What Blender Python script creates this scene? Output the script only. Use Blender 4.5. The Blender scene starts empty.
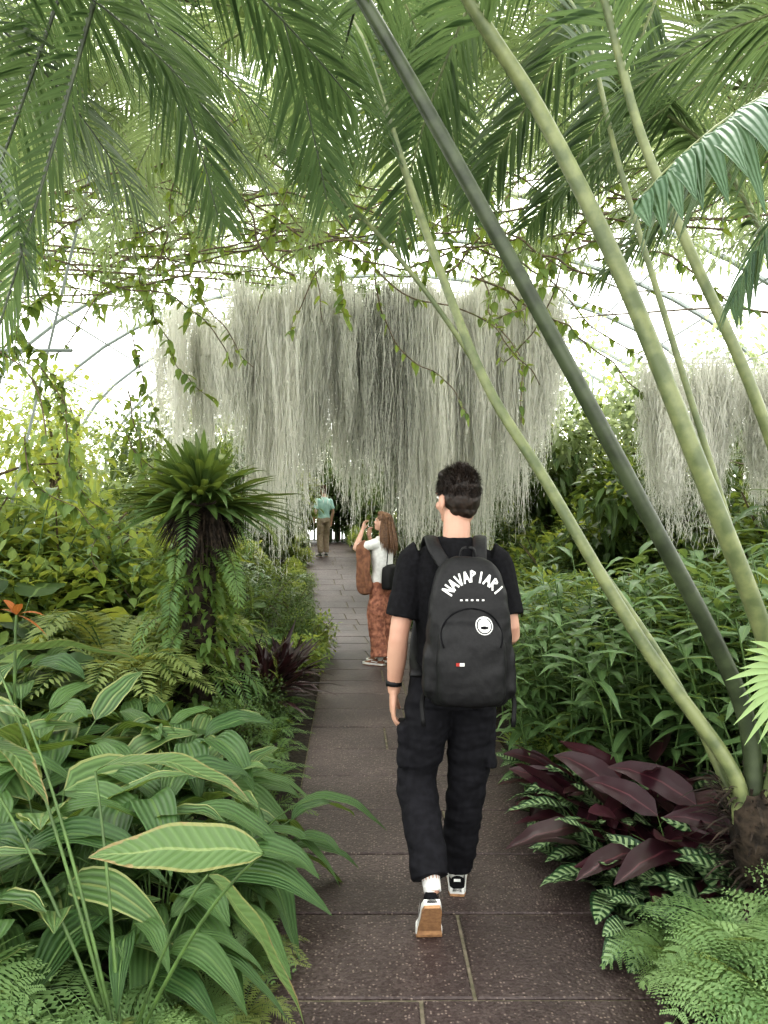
import bpy, bmesh, math, numpy as np
from mathutils import Vector, Matrix, noise
from mathutils.bvhtree import BVHTree
rng=np.random.default_rng(11)
sc=bpy.context.scene
sc.view_settings.view_transform='Standard'
try: sc.view_settings.look='Medium High Contrast'
except Exception: sc.view_settings.look='None'
Z=np.array([0,0,1.0])
# ------------------------------------------------------------------ materials
def N(nt,t,**k):
    n=nt.nodes.new(t)
    for a,b in k.items(): setattr(n,a,b)
    return n
def math_(nt,op,a,b=None,c=None):
    n=N(nt,'ShaderNodeMath',operation=op)
    for i,x in enumerate((a,b,c)):
        if x is None: continue
        if hasattr(x,'links'): nt.links.new(x,n.inputs[i])
        else: n.inputs[i].default_value=x
    return n.outputs[0]
def mixc(nt,f,a,b,blend='MIX'):
    n=N(nt,'ShaderNodeMix',data_type='RGBA',blend_type=blend)
    for i,x in ((0,f),(6,a),(7,b)):
        if hasattr(x,'links'): nt.links.new(x,n.inputs[i])
        elif i==0: n.inputs[i].default_value=x
        else: n.inputs[i].default_value=(*x[:3],1)
    return n.outputs[2]
def newmat(name):
    m=bpy.data.materials.new(name); m.use_nodes=True; nt=m.node_tree; nt.nodes.clear()
    return m,nt,N(nt,'ShaderNodeOutputMaterial')
def leafmat(name,cd,cl,vein='none',fr=20,k=3,vs=.35,rough=.42,trans=.35,mid=(.25,.35,.12),tcol=None,spec=.35,brown=0,midw=.06,edge=None):
    m,nt,out=newmat(name); L=nt.links.new
    at=N(nt,'ShaderNodeAttribute',attribute_name='lf'); sp=N(nt,'ShaderNodeSeparateXYZ'); L(at.outputs['Vector'],sp.inputs[0])
    U,V,T=sp.outputs
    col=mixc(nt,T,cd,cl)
    aU=math_(nt,'ABSOLUTE',U)
    tc=N(nt,'ShaderNodeTexCoord'); nz=N(nt,'ShaderNodeTexNoise'); nz.inputs['Scale'].default_value=9; L(tc.outputs['Object'],nz.inputs['Vector'])
    col=mixc(nt,math_(nt,'MULTIPLY',nz.outputs[0],.5),col,cd)
    f=None
    if vein=='pleat': f=math_(nt,'MULTIPLY_ADD',math_(nt,'SINE',math_(nt,'MULTIPLY',U,fr)),.5,.5)
    if vein in('lateral','calathea'):
        ph=math_(nt,'SUBTRACT',math_(nt,'MULTIPLY',V,fr),math_(nt,'MULTIPLY',aU,k))
        f=math_(nt,'MULTIPLY_ADD',math_(nt,'SINE',math_(nt,'MULTIPLY',ph,6.283)),.5,.5)
    if vein=='calathea':
        msk=math_(nt,'MULTIPLY',math_(nt,'GREATER_THAN',f,.45),math_(nt,'LESS_THAN',aU,.78))
        col=mixc(nt,msk,col,(.27,.38,.19))
    elif f is not None:
        col=mixc(nt,math_(nt,'MULTIPLY',f,vs),col,tuple(min(1,c*2.1+.02) for c in cl))
    if edge: col=mixc(nt,math_(nt,'MULTIPLY',math_(nt,'GREATER_THAN',aU,.86),.75),col,edge)
    if midw>0: col=mixc(nt,math_(nt,'MULTIPLY',math_(nt,'LESS_THAN',aU,midw),.7),col,mid)
    if brown>0:
        n2=N(nt,'ShaderNodeTexNoise'); n2.inputs['Scale'].default_value=22; L(tc.outputs['Object'],n2.inputs['Vector'])
        e=math_(nt,'GREATER_THAN',math_(nt,'ADD',math_(nt,'ADD',math_(nt,'MULTIPLY',aU,.5),math_(nt,'MULTIPLY',V,.55)),math_(nt,'MULTIPLY',n2.outputs[0],.6)),1.27-brown)
        col=mixc(nt,e,col,(.24,.19,.09))
    p=N(nt,'ShaderNodeBsdfPrincipled'); L(col,p.inputs['Base Color']); p.inputs['Roughness'].default_value=rough
    p.inputs['Specular IOR Level'].default_value=spec
    if f is not None:
        b=N(nt,'ShaderNodeBump'); b.inputs['Strength'].default_value=.55; b.inputs['Distance'].default_value=.006; L(f,b.inputs['Height']); L(b.outputs[0],p.inputs['Normal'])
    tr=N(nt,'ShaderNodeBsdfTranslucent')
    L(mixc(nt,.75,col,tcol or (min(1,cl[0]*2.2),min(1,cl[1]*1.7),cl[2]*.8)),tr.inputs[0])
    mx=N(nt,'ShaderNodeMixShader'); mx.inputs[0].default_value=trans
    L(p.outputs[0],mx.inputs[1]); L(tr.outputs[0],mx.inputs[2]); L(mx.outputs[0],out.inputs[0])
    return m
def plain(name,c,rough=.6,c2=None,scale=20,bump=0,spec=.4,metal=0,dist=.005):
    m,nt,out=newmat(name); L=nt.links.new
    p=N(nt,'ShaderNodeBsdfPrincipled'); p.inputs['Roughness'].default_value=rough; p.inputs['Specular IOR Level'].default_value=spec; p.inputs['Metallic'].default_value=metal
    tc=N(nt,'ShaderNodeTexCoord'); nz=N(nt,'ShaderNodeTexNoise'); nz.inputs['Scale'].default_value=scale; nz.inputs['Detail'].default_value=5
    L(tc.outputs['Object'],nz.inputs['Vector'])
    c2=c2 or tuple(x*.7 for x in c)
    r=N(nt,'ShaderNodeValToRGB'); r.color_ramp.elements[0].position=.38; r.color_ramp.elements[1].position=.62
    r.color_ramp.elements[0].color=(*c2,1); r.color_ramp.elements[1].color=(*c,1)
    L(nz.outputs[0],r.inputs[0]); L(r.outputs[0],p.inputs['Base Color'])
    if bump:
        b=N(nt,'ShaderNodeBump'); b.inputs['Strength'].default_value=bump; b.inputs['Distance'].default_value=dist; L(nz.outputs[0],b.inputs['Height']); L(b.outputs[0],p.inputs['Normal'])
    L(p.outputs[0],out.inputs[0]); return m
M={}
M['palm_near']=leafmat('palm_leaf_dark',(.025,.050,.022),(.075,.130,.052),rough=.4,trans=.38,mid=(.11,.17,.07),tcol=(.22,.31,.11))
M['palm_mid']=leafmat('palm_leaf_bright',(.06,.10,.04),(.17,.245,.09),rough=.45,trans=.45,tcol=(.38,.46,.19))
M['palm_blue']=leafmat('palm_leaf_broad',(.035,.080,.045),(.09,.155,.085),'pleat',fr=12,vs=.08,rough=.4,trans=.22,midw=0)
M['grassy']=leafmat('palmgrass_leaf',(.025,.066,.024),(.115,.20,.068),'pleat',fr=22,vs=.16,rough=.34,trans=.28,mid=(.18,.28,.10))
M['varieg']=leafmat('variegated_leaf',(.030,.070,.026),(.11,.185,.065),'pleat',fr=16,vs=.35,rough=.34,trans=.26,mid=(.30,.34,.14),edge=(.34,.36,.15))
M['hero']=leafmat('ginger_leaf_browned',(.045,.095,.032),(.12,.19,.068),'lateral',fr=16,k=2.0,vs=.12,rough=.38,trans=.22,mid=(.24,.30,.12),brown=.14,tcol=(.25,.33,.10),edge=(.26,.25,.10))
M['lance']=leafmat('lance_leaf',(.030,.075,.030),(.16,.255,.11),rough=.34,trans=.3)
M['ovate']=leafmat('ovate_leaf',(.024,.055,.02),(.11,.175,.058),rough=.42,trans=.35)
M['bright']=leafmat('bright_leaf',(.10,.17,.05),(.30,.395,.14),rough=.45,trans=.42)
M['fern']=leafmat('fern_leaf',(.055,.12,.042),(.20,.31,.115),rough=.55,trans=.35,midw=0)
M['fernlight']=leafmat('fern_leaf_light',(.09,.17,.065),(.28,.40,.18),rough=.5,trans=.28,midw=0)
M['fernyellow']=leafmat('fern_leaf_olive',(.11,.15,.05),(.27,.33,.12),rough=.55,trans=.3,midw=0)
M['nest']=leafmat('nest_leaf',(.03,.066,.022),(.13,.20,.065),rough=.38,trans=.3,mid=(.18,.24,.08))
M['calathea']=leafmat('calathea_leaf',(.018,.050,.022),(.045,.095,.04),'calathea',fr=9,k=1.1,rough=.32,trans=.12,mid=(.3,.42,.24),midw=.08)
M['maroon']=leafmat('maroon_leaf',(.025,.010,.014),(.075,.022,.033),rough=.32,trans=.12,mid=(.12,.04,.05),tcol=(.20,.04,.06))
M['darkstrap']=leafmat('dark_cordyline_leaf',(.014,.010,.011),(.055,.024,.026),rough=.3,trans=.12,mid=(.08,.04,.04),tcol=(.12,.04,.04))
M['vine']=leafmat('vine_leaf',(.055,.11,.035),(.18,.27,.085),rough=.45,trans=.45)
M['pale']=leafmat('hazed_canopy_leaf',(.14,.19,.09),(.34,.41,.22),rough=.6,trans=.5,midw=0,tcol=(.55,.62,.33))  # distance haze put into the colour: paler leaves for far foliage
M['orange']=leafmat('dry_leaf',(.22,.07,.02),(.45,.16,.04),rough=.6,trans=.3,mid=(.4,.2,.08),tcol=(.5,.2,.05))
M['moss']=leafmat('spanish_moss_strand',(.40,.41,.36),(.90,.89,.83),rough=.9,trans=.45,midw=0,tcol=(.93,.92,.84),spec=.1)
M['mossshade']=leafmat('spanish_moss_shaded',(.12,.125,.11),(.32,.32,.27),rough=.9,trans=.25,midw=0,tcol=(.3,.3,.25),spec=.1)  # shade of the curtain's core, put into the strand colour
M['stem']=plain('palm_stem',(.185,.21,.095),.35,(.095,.12,.055),14,.15)
M['stemdark']=plain('palm_stem_dark',(.058,.075,.040),.35,(.030,.040,.022),14,.15)
M['twig']=plain('twig_bark',(.16,.12,.08),.8,(.07,.055,.035),30,.4)
M['trunk']=plain('fibrous_trunk',(.05,.036,.025),.9,(.015,.011,.008),25,1,dist=.02)
M['gstem']=plain('green_stem',(.10,.17,.05),.5,(.06,.10,.035),18)
M['soil']=plain('soil',(.035,.026,.018),.95,(.012,.009,.006),30,1,dist=.03)
M['white']=plain('painted_steel',(.26,.29,.28),.4,(.22,.25,.24),3)
# ------------------------------------------------------------------ mesh builder
class MB:
    def __init__(s): s.v=[];s.f=[];s.a=[];s.m=[];s.n=0
    def add(s,v,f,a,mat=0):
        s.v.append(v.reshape(-1,3)); s.a.append(a.reshape(-1,3)); s.f.append(f.reshape(-1,4)+s.n)
        s.m.append(np.full(f.size//4,mat,dtype=np.int32)); s.n+=v.size//3
    def mesh(s,name,mats,smooth=True):
        v=np.concatenate(s.v).astype(np.float32); f=np.concatenate(s.f).astype(np.int32); a=np.concatenate(s.a).astype(np.float32); mi=np.concatenate(s.m)
        me=bpy.data.meshes.new(name)
        me.vertices.add(len(v)); me.vertices.foreach_set('co',v.ravel())
        me.loops.add(f.size); me.loops.foreach_set('vertex_index',f.ravel())
        me.polygons.add(len(f)); me.polygons.foreach_set('loop_start',np.arange(0,f.size,4,dtype=np.int32))
        me.polygons.foreach_set('material_index',mi)
        for m in mats: me.materials.append(M[m] if isinstance(m,str) else m)
        me.update(calc_edges=True)
        me.polygons.foreach_set('use_smooth',np.full(len(f),smooth))
        at=me.attributes.new('lf','FLOAT_VECTOR','POINT'); at.data.foreach_set('vector',a.ravel())
        me.update(); return me
def link(name,me,loc=(0,0,0),rz=0,s=1,parent=None):
    o=bpy.data.objects.new(name,me); sc.collection.objects.link(o)
    o.location=loc; o.rotation_euler=(0,0,rz); o.scale=(s,s,s) if np.isscalar(s) else s
    if parent: o.parent=parent
    return o
def nrm(a): return a/(np.linalg.norm(a,axis=-1,keepdims=True)+1e-9)
LANCE=lambda t:np.maximum(np.sin(np.pi*np.clip(t,0,1)**.75)**.8,.03)
OVATE=lambda t:np.maximum(np.sin(np.pi*np.clip(t,0,1)**.6)**.75,.03)
STRAP=lambda t:np.maximum(np.minimum(.45+t*1.6,1)*np.clip((1-t)*2.6,0,1)**.7,.03)
LEAFLET=lambda t:np.maximum(np.minimum(.4+t*5,1)*np.clip((1-t)*1.6,0,1)**.8,.03)
HEART=lambda t:np.maximum(np.sqrt(np.clip(1-((t-.33)/.36)**2,0,1))*(t<.33)+(t>=.33)*np.cos((t-.33)/.67*np.pi/2)**.8,.06)
def leaves(mb,P,D,L,W,prof,S=4,droop=.3,fold=.15,roll=0,tint=.5,mat=0,U=None,cols=3,wav=0):
    P=np.asarray(P,float).reshape(-1,3); n=len(P); D=nrm(np.broadcast_to(np.asarray(D,float),(n,3)))
    bc=lambda x:np.broadcast_to(np.asarray(x,float),(n,)).copy()
    L=bc(L);W=bc(W);droop=bc(droop);roll=bc(roll);tint=np.clip(bc(tint),0,1)
    t=np.linspace(0,1,S+1)
    dn=np.array([0,0,-1.0])
    pos=P[:,None]+L[:,None,None]*(D[:,None]*t[None,:,None]+dn*droop[:,None,None]*(t**2)[None,:,None])
    tan=nrm(D[:,None]+dn*2*droop[:,None,None]*t[None,:,None])
    if U is None: U=Z+rng.normal(0,.12,(n,3))
    side=nrm(np.cross(D,U))[:,None]*np.ones((1,S+1,1))
    nn=np.cross(side,tan)
    c=np.cos(roll)[:,None,None];s_=np.sin(roll)[:,None,None]
    side,nn=side*c+nn*s_,nn*c-side*s_
    w=(W[:,None]*prof(t)[None]/2)[:,:,None]
    if wav: pos=pos+nn*(np.sin(t*17+rng.uniform(0,6,(n,1)))*W[:,None]*wav)[:,:,None]
    u=np.linspace(-1,1,cols)
    V=np.stack([pos+side*w*uu+nn*fold*w*abs(uu) for uu in u],axis=2)
    A=np.empty(V.shape); A[...,0]=u[None,None]; A[...,1]=t[None,:,None]; A[...,2]=tint[:,None,None]
    idx=np.arange(n*(S+1)*cols).reshape(n,S+1,cols)
    F=np.stack([idx[:,:-1,:-1],idx[:,:-1,1:],idx[:,1:,1:],idx[:,1:,:-1]],axis=-1)
    mb.add(V,F,A,mat)
def tube(mb,pts,rad,k=6,mat=0,tint=.5):
    pts=np.asarray(pts,float); m=len(pts); rad=np.broadcast_to(np.asarray(rad,float),(m,))
    T=nrm(np.gradient(pts,axis=0)); ref=np.array([0.31,.87,.38]) if abs(T[0]@Z)>.8 else Z
    a=nrm(np.cross(T,ref)); b=np.cross(T,a)
    th=np.linspace(0,2*np.pi,k,endpoint=False)
    V=pts[:,None]+rad[:,None,None]*(a[:,None]*np.cos(th)[None,:,None]+b[:,None]*np.sin(th)[None,:,None])
    A=np.zeros(V.shape);A[...,0]=.5;A[...,1]=np.linspace(0,1,m)[:,None];A[...,2]=tint
    i=np.arange(m*k).reshape(m,k); j=np.roll(i,-1,axis=1)
    mb.add(V,np.stack([i[:-1],j[:-1],j[1:],i[1:]],axis=-1),A,mat)
def bez(p0,p1,p2,t):
    t=np.asarray(t)[:,None]; p0,p1,p2=map(lambda x:np.asarray(x,float),(p0,p1,p2))
    return (1-t)**2*p0+2*t*(1-t)*p1+t*t*p2, nrm(2*(1-t)*(p1-p0)+2*t*(p2-p1))
def smooth(pts,n):
    pts=np.asarray(pts,float); m=len(pts); q=np.vstack([2*pts[0]-pts[1],pts,2*pts[-1]-pts[-2]])
    u=np.linspace(0,m-1-1e-6,n); i=u.astype(int); f=(u-i)[:,None]
    a,b,c,d=q[i],q[i+1],q[i+2],q[i+3]
    return .5*((2*b)+(-a+c)*f+(2*a-5*b+4*c-d)*f*f+(-a+3*b-3*c+d)*f**3)
def pinnate(mb,C,T,s,L,W,ang,droop,lift,ml,S,tint,prof,fold,env=None,up=None):
    n=len(C); e=np.sin(np.pi*np.clip(.14+.8*s,0,1))**.6 if env is None else env
    upv=Z if up is None else up
    side=nrm(np.cross(T,upv+np.zeros((n,3)))); U=np.cross(side,T)
    for sg in(-1,1):
        a=ang*(1-.35*s)
        D=side*sg*np.sin(a)[:,None]+T*np.cos(a)[:,None]+U*lift+rng.normal(0,.05,(n,3))
        leaves(mb,C+rng.normal(0,.002,(n,3)),D,L*e*rng.uniform(.92,1.08,n),W,prof,S=S,droop=droop*rng.uniform(.7,1.3,n),fold=fold,U=U,tint=tint+rng.normal(0,.12,n),mat=ml)
def frond(mb,p0,p1,p2,n=30,L=.3,W=.022,ang=1.1,droop=.3,start=.15,r=.009,ml=0,ms=1,S=3,lift=.1,tint=.5,prof=LEAFLET,fold=.2,up=None):
    t=np.linspace(0,1,12); pts,_=bez(p0,p1,p2,t); tube(mb,pts,np.linspace(r,r*.25,12),5,ms)
    s=np.linspace(0,1,n); C,T=bez(p0,p1,p2,start+(1-start)*s)
    pinnate(mb,C,T,s,L,W,ang,droop,lift,ml,S,tint,prof,fold,up=up)
def fern2(mb,p0,p1,p2,n=14,L=.16,m=9,l=.03,w=.012,ml=0,ms=1,tint=.5,droop=.2):
    t=np.linspace(0,1,10); pts,_=bez(p0,p1,p2,t); tube(mb,pts,np.linspace(.0035,.001,10),4,ms)
    s=np.linspace(0,1,n); C,T=bez(p0,p1,p2,.18+.82*s); side=nrm(np.cross(T,Z+np.zeros((n,3)))); U=np.cross(side,T)
    e=np.sin(np.pi*np.clip(.22+.76*s,0,1))**.8*L
    for sg in(-1,1):
        D=nrm(side*sg+T*.45+U*.05+rng.normal(0,.05,(n,3)))
        leaves(mb,C,D,e,.003,STRAP,S=2,droop=droop,fold=0,cols=2,tint=tint,mat=ml,U=U)
        q=np.linspace(.08,1,m)
        PP=(C[:,None]+e[:,None,None]*(D[:,None]*q[None,:,None]-Z*droop*(q**2)[None,:,None])).reshape(-1,3)
        s2=nrm(np.cross(D,U)); DD=np.repeat(D,m,0); SS=np.repeat(s2,m,0); ee=np.repeat(e/L,m)*np.tile(1.05-.8*q,n)
        for g in(-1,1):
            leaves(mb,PP,SS*g+DD*.55,l*np.maximum(ee,.2)*rng.uniform(.9,1.15,len(PP)),w*np.maximum(ee,.4),OVATE,S=2,droop=.12,fold=.15,cols=2,U=np.repeat(U,m,0),tint=tint+rng.normal(0,.1,len(PP)),mat=ml)
def bush(mb,c,r,n,L,W,prof,mat=0,droop=.3,S=3,lo=-1,tb=.5,shell=.35,fold=.2,out=1.):
    d=nrm(rng.normal(0,1,(n*2,3))); d=d[d[:,2]>lo][:n]; k=len(d)
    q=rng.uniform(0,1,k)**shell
    P=np.asarray(c)+d*np.asarray(r)*q[:,None]*(1+.18*np.sin(d[:,:1]*7+c[0]*3)*np.cos(d[:,1:2]*6))
    D=nrm(d*out+rng.normal(0,.6,(k,3))+np.array([0,0,.1]))
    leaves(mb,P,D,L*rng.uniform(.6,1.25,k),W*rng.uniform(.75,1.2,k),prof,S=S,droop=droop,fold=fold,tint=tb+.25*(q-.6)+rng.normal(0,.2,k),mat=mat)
# ------------------------------------------------------------------ terrain
kx=np.array([-3,0,3,5,8.4,11,15,20,27]); kc=np.array([.27,.27,.25,.17,.02,-.33,-.8,-1.35,-2.2])
def pcx(y): return np.interp(y,kx,kc)
def gz(y):
    t=np.clip((np.asarray(y,float)-11.5)/10,0,1); return .75*t*t*(3-2*t)
xs=np.linspace(-11,11,90); ys=np.linspace(-3,30,130); X,Y=np.meshgrid(xs,ys)
dp=np.abs(X-pcx(Y))-.65
H=gz(Y)-.045+np.clip(dp,0,.3)*.35+.05*np.sin(X*2.3+Y)*np.cos(Y*1.7)*np.clip(dp*2,0,1)
V=np.stack([X,Y,H],-1); idx=np.arange(X.size).reshape(X.shape)
mb=MB(); mb.add(V,np.stack([idx[:-1,:-1],idx[:-1,1:],idx[1:,1:],idx[1:,:-1]],-1),np.zeros(V.shape)); link('ground',mb.mesh('ground',['soil']))
m,nt,out=newmat('aggregate_paving'); L=nt.links.new
tc=N(nt,'ShaderNodeTexCoord'); vo=N(nt,'ShaderNodeTexVoronoi'); vo.inputs['Scale'].default_value=85; L(tc.outputs['Object'],vo.inputs['Vector'])
n1=N(nt,'ShaderNodeTexNoise'); n1.inputs['Scale'].default_value=3.5; n1.inputs['Detail'].default_value=6; L(tc.outputs['Object'],n1.inputs['Vector'])
n3=N(nt,'ShaderNodeTexNoise'); n3.inputs['Scale'].default_value=1.3; n3.inputs['Detail'].default_value=4; L(tc.outputs['Object'],n3.inputs['Vector'])
sx=N(nt,'ShaderNodeSeparateXYZ'); L(vo.outputs['Color'],sx.inputs[0])
base=mixc(nt,n1.outputs[0],(.045,.033,.033),(.125,.094,.088))
base=mixc(nt,math_(nt,'GREATER_THAN',sx.outputs[1],.5),base,(.060,.042,.041))
pk=math_(nt,'MULTIPLY',math_(nt,'LESS_THAN',vo.outputs['Distance'],.36),math_(nt,'GREATER_THAN',sx.outputs[0],.76))
col=mixc(nt,pk,base,(.25,.20,.175))
r3=N(nt,'ShaderNodeValToRGB'); r3.color_ramp.elements[0].position=.42; r3.color_ramp.elements[1].position=.6; r3.color_ramp.elements[0].color=(.62,.60,.60,1); r3.color_ramp.elements[1].color=(1,1,1,1); L(n3.outputs[0],r3.inputs[0])
col=mixc(nt,1.0,col,r3.outputs[0],'MULTIPLY')
p=N(nt,'ShaderNodeBsdfPrincipled'); L(col,p.inputs['Base Color']); p.inputs['Roughness'].default_value=.5; p.inputs['Specular IOR Level'].default_value=.4
b=N(nt,'ShaderNodeBump'); b.inputs['Strength'].default_value=.6; b.inputs['Distance'].default_value=.005; b.invert=True; L(vo.outputs['Distance'],b.inputs['Height']); L(b.outputs[0],p.inputs['Normal']); L(p.outputs[0],out.inputs[0]); M['pave']=m
M['joint']=plain('sandy_joint',(.20,.17,.13),.95,(.10,.095,.06),25,.5)
bm=bmesh.new()
yy=2.59-.555*8; row=0
def slab(bm,x0,x1,y0,y1):
    g=.007; cx=lambda y:float(pcx(y))
    cs=[(x+cx(y),y) for x,y in ((x0+g,y0+g),(x1-g,y0+g),(x1-g,y1-g),(x0+g,y1-g))]
    dz=rng.uniform(-.002,.002); bv=.006
    m0=np.mean(cs,0)
    low=[bm.verts.new((a,b_,float(gz(b_))-.05)) for a,b_ in cs]
    md=[bm.verts.new((a,b_,float(gz(b_))-.004+dz)) for a,b_ in cs]
    tp=[bm.verts.new((a+np.sign(m0[0]-a)*bv,b_+np.sign(m0[1]-b_)*bv,float(gz(b_))+.001+dz)) for a,b_ in cs]
    bm.faces.new(tp)
    for q in range(4):
        bm.faces.new((low[q],low[(q+1)%4],md[(q+1)%4],md[q])); bm.faces.new((md[q],md[(q+1)%4],tp[(q+1)%4],tp[q]))
while yy<26:
    j=[0.02,-.13,.05,-.02,.12,-.06][row%6]
    slab(bm,-.68,j,yy,yy+.555); slab(bm,j,.68,yy,yy+.555); yy+=.555; row+=1
me=bpy.data.meshes.new('paved_path'); bm.to_mesh(me); bm.free(); me.materials.append(M['pave']); link('paved_path',me)
mb=MB(); yv=np.linspace(-2.2,26,80); Vp=np.stack([np.stack([pcx(yv)+s*.68,yv,gz(yv)-.008],-1) for s in(-1,1)],1); ii=np.arange(160).reshape(80,2)
mb.add(Vp,np.stack([ii[:-1,0],ii[:-1,1],ii[1:,1],ii[1:,0]],-1),np.zeros(Vp.shape)); link('path_bedding',mb.mesh('path_bedding',['joint']))
# ------------------------------------------------------------------ greenhouse frame
mb=MB()
def box_tube(p,r): tube(mb,np.array(p,float),r,4,0)
for y in np.arange(-2,31,3.0):
    th=np.linspace(0,np.pi,25); arc=np.stack([10*np.cos(th),np.full(25,y),3.2+5.2*np.sin(th)],-1)
    box_tube(np.vstack([[10,y,-.1],arc,[-10,y,-.1]]),.055)
for a in np.linspace(0,np.pi,15): box_tube([[10*math.cos(a),-2,3.2+5.2*math.sin(a)],[10*math.cos(a),28,3.2+5.2*math.sin(a)]],.03)
for x in(-10,10):
    for y in np.arange(-1,28,1.0): box_tube([[x,y,-.1],[x,y,3.3]],.035)
    for z in(.8,2,3.2): box_tube([[x,-2,z],[x,28,z]],.04)
for x in np.arange(-10,10.1,1.25): box_tube([[x,28,.3],[x,28,3.2+5.2*math.sqrt(max(0,1-(x/10)**2))]],.04)
for z in(2,3.2,5,6.8): 
    w=10*math.sqrt(max(0,1-((z-3.2)/5.2)**2)) if z>3.2 else 10
    box_tube([[-w,28,z],[w,28,z]],.045)
for x in np.linspace(-3.2,2.4,5):
    for y in(10.4,11.9): box_tube([[x,y,4.7],[x,y,8.1]],.004)
for x in(2.5,3.2,4.2): box_tube([[x,7.35,3.05],[x,7.35,7.7]],.004)
for i in range(9): box_tube([[-4.2-.42*i,8,0.1],[-3.0-.42*i,8,5.2]],.018)
box_tube([[-8,8,3.3],[-3.2,8,3.3]],.02)
link('greenhouse_frame',mb.mesh('greenhouse_frame',['white'],False))
# ------------------------------------------------------------------ Spanish moss
def moss(name,xr,yr,topf,botf,n,shadef=None,per=9,w=.011,sp=.085):
    mb=MB(); S=20
    nc=max(4,n//85); cx=np.linspace(*xr,nc)+rng.normal(0,.09,nc); cy=rng.uniform(*yr,nc); cl=rng.uniform(.55,1.08,nc); ct=rng.uniform(-.38,.3,nc)
    k=rng.integers(0,nc,n); x=cx[k]+rng.normal(0,sp,n); y=cy[k]+rng.normal(0,sp,n)
    top=topf(x)+rng.normal(0,.07,n); ln=(top-botf(x))*cl[k]*rng.uniform(.35,1.06,n)**.6
    off=rng.uniform(0,.4,n)*ln*(rng.random(n)<.5); top=top-off; ln=np.maximum(ln-off*.6,.25)
    t=np.linspace(0,1,S+1)
    wx=np.cumsum(rng.normal(0,.013,(n,S+1)),1); wy=np.cumsum(rng.normal(0,.013,(n,S+1)),1)
    conv=(cx[k]-x)[:,None]*t*.6; convy=(cy[k]-y)[:,None]*t*.6
    P=np.stack([x[:,None]+wx+conv,y[:,None]+wy+convy,top[:,None]-ln[:,None]*t],-1)
    th=rng.uniform(0,np.pi,(n,1))+t*4; sd=np.stack([np.cos(th),np.sin(th),np.zeros_like(th)],-1)*(w/2)*(1-.5*t)[None,:,None]
    V=np.stack([P-sd,P+sd],2); A=np.zeros(V.shape); tn=np.clip(.6+ct[k]+rng.normal(0,.15,n),0,1); A[...,0]=.5; A[...,1]=t[None,:,None]; A[...,2]=tn[:,None,None]
    shaded=np.zeros(n,bool) if shadef is None else rng.random(n)<shadef(x)
    for sel,mt in((~shaded,0),(shaded,1)):
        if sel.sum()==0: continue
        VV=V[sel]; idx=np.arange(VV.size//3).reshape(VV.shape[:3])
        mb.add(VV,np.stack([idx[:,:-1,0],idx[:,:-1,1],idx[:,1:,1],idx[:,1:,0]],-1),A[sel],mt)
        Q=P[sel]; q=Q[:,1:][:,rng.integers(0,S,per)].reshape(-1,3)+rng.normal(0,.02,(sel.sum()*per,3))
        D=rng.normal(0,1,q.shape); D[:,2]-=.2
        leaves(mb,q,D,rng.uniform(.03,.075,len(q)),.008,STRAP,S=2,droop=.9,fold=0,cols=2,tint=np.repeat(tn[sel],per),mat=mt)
    return link(name,mb.mesh(name,['moss','mossshade']))
pxx=np.array([-3.3,-2.0,-1.9,-1.2,-1.1,-.4,-.3,1.3,1.5,1.95,2.0,2.5]); pz=np.array([2.8,2.4,1.4,1.4,2.0,1.95,1.35,1.2,1.55,1.7,2.3,2.4])
moss('spanish_moss_curtain',(-2.0,2.35),(10.4,11.4),lambda x:4.72+.08*np.sin(x*5),lambda x:np.interp(x,pxx,pz),9500,lambda x:.02+.45*np.exp(-((x-.05)/.33)**2),per=16,w=.010)  # darker strands paint shade into the middle of the curtain
moss('spanish_moss_curtain',(-3.0,-2.0),(10.4,11.6),lambda x:4.3+.2*np.sin(x*4),lambda x:2.5+.4*np.sin(x*5),1500,per=12)
moss('spanish_moss_curtain',(2.5,3.2),(7.1,7.6),lambda x:3.03+0*x,lambda x:1.65+.2*np.sin(x*6),1300,w=.007,per=12)
moss('spanish_moss_curtain',(3.42,4.1),(7.1,7.6),lambda x:2.95+0*x,lambda x:1.8+0*x,900,w=.007,per=12)
mb=MB()
for y in(10.5,10.95,11.4): tube(mb,[[-3.2,y,4.6],[-1,y,4.72],[1,y,4.74],[2.4,y,4.70]],.009,6)
for y in(7.1,7.35,7.6): tube(mb,[[2.45,y,3.04],[4.25,y,3.04]],.006,6)
link('moss_hanging_rails',mb.mesh('moss_hanging_rails',['moss']))
# ------------------------------------------------------------------ plant species templates
def cane(seed,n=14,h=1.0,leafm='lance'):
    mb=MB()
    for i in range(n):
        a=rng.uniform(0,6.28); r=rng.uniform(0,.3); b=np.array([r*math.cos(a),r*math.sin(a),-.03]); hh=h*rng.uniform(.6,1.05)
        tip=b+np.array([math.cos(a),math.sin(a),0])*rng.uniform(.05,.35)+Z*hh
        t=np.linspace(0,1,7); pts,_=bez(b,b+Z*hh*.6,tip,t); tube(mb,pts,np.linspace(.008,.003,7),5,1)
        k=15; s=np.linspace(.2,1,k); C,T=bez(b,b+Z*hh*.6,tip,s); az=np.arange(k)*2.4+a
        D=np.stack([np.cos(az),np.sin(az),rng.uniform(.25,.8,k)],-1)
        leaves(mb,C,D,rng.uniform(.20,.34,k),rng.uniform(.040,.062,k),LANCE,S=4,droop=rng.uniform(.25,.7,k),fold=.25,tint=.35+.4*s+rng.normal(0,.18,k),mat=0)
    return mb.mesh('cane_shrub',[leafm,'gstem'])
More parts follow.
